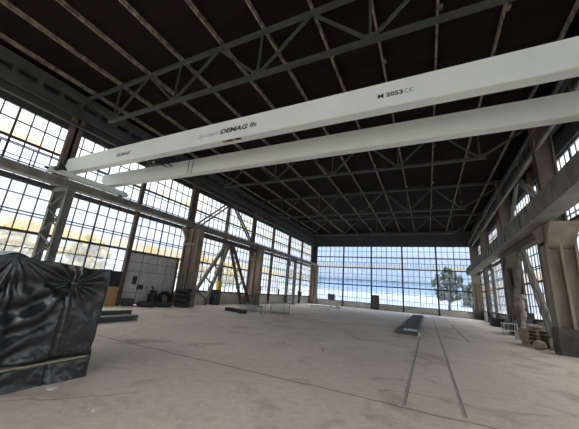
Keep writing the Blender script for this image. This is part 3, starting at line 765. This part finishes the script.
t = thing('pale_slab', 'low pale slab with small blocks lying before the far left corner', 'slab', (-11.8, 35.2, 0))
obj('slab', MB().box(-13.6, -10.2, 34.9, 35.6, 0, .12, .02), 'sill', t)
obj('block', MB().box(-10.9, -10.5, 34.3, 34.7, 0, .22, .02).box(-10.0, -9.5, 34.2, 34.7, 0, .25, .02), 'white', t)
# along the end wall
b = thing('dark_crate', 'dark crate standing on the end wall sill at left', 'crate', (-13.0, D - .1, .75))
obj('body', MB().box(-13.65, -12.55, D - .13, D + .015, .752, 1.65, .01), 'crate_brown', b)
obj('batten', MB().box(-13.65, -12.55, D - .15, D - .13, 1.1, 1.2), 'crate_brown', b)
b = thing('switch_cabinet', 'dark upright cabinet on the floor at the end wall, beside a post', 'cabinet', (-6.6, D - .35, 0))
obj('body', MB().box(-7.05, -6.1, D - .5, D - .16, 0, 1.95, .01), 'crate_brown', b)
obj('door', MB().box(-7.02, -6.14, D - .53, D - .5, .1, 1.9, .005), 'crate_brown', b)
# junk on the right side
b = thing('black_bin', 'black lidded bin on the floor before the lattice column, right wall', 'bin', (5.45, 31.2, 0))
obj('body', MB().prism([(4.95, 0), (5.7, 0), (5.8, .62), (4.85, .62)], 1, 30.7, 31.7), 'black', b)
obj('lid', MB().box(4.82, 5.83, 30.67, 31.73, .62, .70, .01), 'black', b)
b = thing('dark_cupboard', 'big dark dented steel cupboard beside the second brown column, right wall', 'cupboard', (5.4, 23.5, 0))
obj('body', MB().box(5.10, 5.9, 23.0, 24.1, .05, 1.42, .03), 'blackmat', b)
obj('door', MB().box(5.12, 5.49, 22.96, 23.0, .12, 1.36, .008), 'column_dark', b)
obj('door', MB().box(5.51, 5.88, 22.96, 23.0, .12, 1.36, .008), 'column_dark', b)
obj('foot', MB().box(5.12, 5.2, 23.1, 24.0, 0, .05).box(5.75, 5.85, 23.1, 24.0, 0, .05), 'black', b)
tag(obj('leaning_sheet', MB().bar((5.5, 22.62, 0.01), (5.5, 22.93, 1.05), .7, .03, (0, -1, .3)), 'column_dark'), 'dark steel sheet leaning on the front of the dark cupboard', 'sheet')
t = thing('white_table', 'small white folding table before the dark cupboard, right wall', 'table', (4.4, 22.3, 0))
obj('tabletop', MB().box(4.05, 4.8, 22.0, 22.6, .68, .72, .008), 'white', t)
for x in (4.1, 4.75):
    for y in (22.05, 22.55): obj('leg', MB().tube((x, y, 0), (x, y, .68), .02), 'white', t)
obj('brace', MB().tube((4.1, 22.05, .3), (4.75, 22.05, .3), .015).tube((4.1, 22.55, .3), (4.75, 22.55, .3), .015), 'white', t)
t = thing('cloth_roll', 'tall beige cloth roll standing beside the slanted strut, right wall', 'cloth roll', (4.6, 19.6, 0))
r = MB()
for k in range(12):
    f = k / 12; p0 = Vector((4.50 + .12 * math.sin(k * 1.1) * .25 + f * .1, 19.6 - .05 * f, f * 2.3)); p1 = Vector((4.50 + .12 * math.sin((k + 1) * 1.1) * .25 + (f + 1 / 12) * .1, 19.6 - .05 * f, (f + 1 / 12) * 2.3))
    r.tube(p0, p1, .11 + .03 * math.sin(k * 2.1), 14, .11 + .03 * math.sin((k + 1) * 2.1))
obj('roll', r, 'cloth', t, smooth=True)
obj('loose_end', MB().blob((4.60, 19.52, 2.25), .17, .5, 3, (1, .8, .7), 4., 1.8), 'cloth', t, smooth=True)
obj('tie', MB().torus((4.54, 19.58, 1.1), .13, .02, (0, 0, 1), 18, 6), 'strap', t)
def pallet(z, label, dx=0., dy=0.):
    t = thing('wooden_pallet', label, 'pallet', (4.42 + dx, 17.6 + dy, z), 'wooden pallets by the right wall')
    cx, cy = 4.42 + dx, 17.6 + dy
    for k in range(6): obj('deck_board', MB().box(cx - .42, cx + .42, cy - .6 + k * .215, cy - .6 + k * .215 + .13, z + .12, z + .145), 'wood', t)
    for x in (cx - .38, cx, cx + .38): obj('bearer', MB().box(x - .04, x + .04, cy - .6, cy + .6, z, z + .12), 'wood', t)
    return t
for k, nm in enumerate(('bottom', 'second', 'third', 'fourth', 'top')):
    pallet(.148 * k, 'grey brown wooden pallet, %s of the stack by the right wall' % nm, random.uniform(-.04, .04), random.uniform(-.05, .05))
t = tag(obj('folded_cloth', MB().blob((4.42, 17.6, .755 + .11), .22, .5, 3, (1.3, 1.6, .55), 8., 1.5), 'cloth2', smooth=True) if 'cloth2' in M else obj('folded_cloth', MB().blob((4.42, 17.6, .755 + .11), .22, .4, 3, (1.3, 1.6, .5), 8., 1.5), 'cloth', smooth=True), 'crumpled pinkish beige cloth on top of the pallet stack', 'cloth')
tag(obj('bent_pipe', MB().path([(4.62, 16.4, .02), (4.64, 16.38, .5), (4.70, 16.36, 1.0), (4.68, 16.36, 1.5), (4.58, 16.38, 1.9)], .045, 10), 'wire', smooth=True), 'thin bent grey pipe leaning beside the pallet stack', 'pipe')
tag(obj('tan_sack', MB().blob((4.25, 16.45, .18), .22, .35, 3, (1.1, 1.2, .82), 2., 1.), 'sack', smooth=True), 'tan sack lying on the floor at the foot of the bent pipe', 'sack')
b = thing('paint_bucket', 'grey bucket on the floor before the white table, right wall', 'bucket', (4.35, 20.2, 0))
obj('body', MB().tube((4.35, 20.2, 0.005), (4.35, 20.2, .34), .13, 18, .16), 'wire', b)
obj('bucket_handle', MB().path([(4.35 + .16 * math.cos(a), 20.2, .34 + .14 * math.sin(a)) for a in [PI * i / 8 for i in range(9)]], .008, 6), 'darkmetal', b)
# scraps of paper on the floor
for i, (x, y, s_, lab) in enumerate(((-4.88, 2.62, .07, 'white paper scrap right under the strap of the tarpaulin load'), (-3.75, 2.55, .025, 'tiny white scrap on the floor before the tarpaulin load'), (-5.6, 6.4, .05, 'white scrap on the open floor between tarpaulin load and cover plates'), (-4.5, 4.9, .06, 'white scrap on the floor right of the tarpaulin load'), (3.7, 16.4, .08, 'white scrap on the floor left of the tan sack'), (-1.9, 9.2, .05, 'white scrap on the floor before the cover plates'))):
    pts = [(x + s_ * random.uniform(.7, 1.2) * math.cos(a), y + s_ * random.uniform(.7, 1.2) * math.sin(a)) for a in [2 * PI * k / 7 for k in range(7)]]
    tag(obj('paper_scrap', MB().prism(pts, 2, .001, .012), 'paper'), lab, 'paper scrap', 'white scraps on the floor')

# ------------------------------------------------------------------ outside
struct('ground', MB().box(-160, 160, YF - 120, 220, -.6, -.32), 'soil', 'pale bare ground outside the hall', 'ground')
def tree(x, y, h, r, mt, label, seed, group):
    t = thing('tree', label, 'tree', (x, y, -.32), group)
    obj('trunk', MB().tube((x, y, -.33), (x, y, h * .62), .18, 10, .10), 'bark', t)
    rnd = random.Random(seed); m = MB()
    for k in range(170):
        f = rnd.random(); a = rnd.uniform(0, 2 * PI); zz = h * (.30 + .68 * f); rr = r * math.sin(PI * min(1, .14 + .84 * f)) * rnd.uniform(.05, 1.) ** .7
        m.blob((x + rr * math.cos(a), y + rr * math.sin(a), zz), r * rnd.uniform(.09, .19), .8, 1, (1, 1, .9), rnd.random() * 9, 2.2)
    obj('crown', m, mt, t, smooth=False)
tree(2.9, 49.5, 6.9, 2.4, 'leaf', 'dark green tree outside the right part of the end wall window', 3, 'trees outside')
tree(6.4, 54, 5.0, 2.0, 'leaf', 'smaller green tree outside at the right far corner', 5, 'trees outside')
for i, (yy, h) in enumerate(((9, 4.6), (16, 5.4), (27, 6.2), (38, 5.2))):
    tree(-27 - (i % 2) * 3, yy, h, 2.3, 'leaf_y', 'yellow autumn tree outside the left windows, %s from the front' % ORD[i], 20 + i, 'yellow trees outside')
w = thing('warehouse', 'low pale building with a blue upper band outside the end window', 'building', (-12, 100, -.32))
obj('wall', MB().box(-48, 8, 92, 112, -.33, 3.6), 'palewall', w)
obj('upper_band', MB().box(-48.2, 8.2, 91.8, 112.2, 3.6, 6.8), 'bluewall', w)
obj('roof', MB().prism([(-49, 6.8), (9, 6.8), (9, 7.2), (-20, 7.7), (-49, 7.2)], 1, 91, 113), 'roofing', w)
w = thing('shed', 'long pale shed outside beyond the left windows', 'building', (-62, 25, -.32))
obj('wall', MB().box(-68, -58, -20, 70, -.33, 4.2), 'palewall', w)
obj('roof', MB().prism([(-69, 4.2), (-57, 4.2), (-63, 6.0)], 1, -21, 71), 'roofing', w)

# ------------------------------------------------------------------ light
wd = bpy.data.worlds.new('overcast_sky'); sc.world = wd; wd.use_nodes = True
nt = wd.node_tree; bg = nt.nodes['Background']; L = nt.links.new
tc = nd(nt, 'ShaderNodeTexCoord'); sp = nd(nt, 'ShaderNodeSeparateXYZ'); L(tc.outputs['Generated'], sp.inputs[0])
mr = nd(nt, 'ShaderNodeMapRange'); mr.inputs[1].default_value = 0.; mr.inputs[2].default_value = .9; L(sp.outputs['Z'], mr.inputs[0])
rp = nt.nodes.new('ShaderNodeValToRGB'); e = rp.color_ramp.elements
e[0].position = 0.; e[0].color = (.80, .87, .97, 1); e[1].position = 1.; e[1].color = (1, .96, .90, 1)
nz = nd(nt, 'ShaderNodeTexNoise', Scale=3.2, Detail=5.); mpn = nd(nt, 'ShaderNodeMapping'); mpn.inputs['Scale'].default_value = (1, 1, 2.5)
L(tc.outputs['Generated'], mpn.inputs[0]); L(mpn.outputs[0], nz.inputs['Vector'])
cm = nd(nt, 'ShaderNodeMix', data_type='RGBA', blend_type='MULTIPLY'); cm.inputs[0].default_value = 1.
cr_ = nt.nodes.new('ShaderNodeValToRGB'); cr_.color_ramp.elements[0].position = .35; cr_.color_ramp.elements[1].position = .65
cr_.color_ramp.elements[0].color = (.86, .92, 1, 1); cr_.color_ramp.elements[1].color = (1.05, 1.03, 1.0, 1); L(nz.outputs['Fac'], cr_.inputs['Fac'])
L(mr.outputs[0], rp.inputs['Fac']); L(rp.outputs['Color'], cm.inputs[6]); L(cr_.outputs['Color'], cm.inputs[7]); L(cm.outputs[2], bg.inputs['Color'])
st = nd(nt, 'ShaderNodeMapRange'); st.inputs[1].default_value = 0.; st.inputs[2].default_value = 1.; st.inputs[3].default_value = .85; st.inputs[4].default_value = 9.5
pw = nd(nt, 'ShaderNodeMath', operation='POWER'); pw.use_clamp = True; pw.inputs[1].default_value = 1.7; L(sp.outputs['Z'], pw.inputs[0]); L(pw.outputs[0], st.inputs[0]); L(st.outputs[0], bg.inputs['Strength'])

# ------------------------------------------------------------------ camera
cam = bpy.data.cameras.new('camera'); co = bpy.data.objects.new('camera', cam); COL.objects.link(co)
yaw, pit, rol, f = .46603, .26785, .07934, 277.5
cam.sensor_fit = 'HORIZONTAL'; cam.sensor_width = 36.; cam.lens = 36. * f / 579.; cam.clip_start = .05; cam.clip_end = 500
fw = Vector((-math.sin(yaw) * math.cos(pit), math.cos(yaw) * math.cos(pit), math.sin(pit))); rt = Vector((math.cos(yaw), math.sin(yaw), 0)); up = rt.cross(fw)
r_ = math.cos(rol) * rt + math.sin(rol) * up; u_ = -math.sin(rol) * rt + math.cos(rol) * up
co.matrix_world = Matrix.Translation((0, 0, 1.6)) @ Matrix((r_, u_, -fw)).transposed().to_4x4()
sc.camera = co
sc.view_settings.view_transform = 'Standard'; sc.view_settings.look = 'None'; sc.view_settings.gamma = 1.; sc.view_settings.use_curve_mapping = False
sc.view_settings.exposure = .2
sc.cycles.max_bounces = 10; sc.cycles.diffuse_bounces = 6; sc.cycles.transparent_max_bounces = 12; sc.cycles.sample_clamp_indirect = 6.
sc.cycles.use_denoising = True
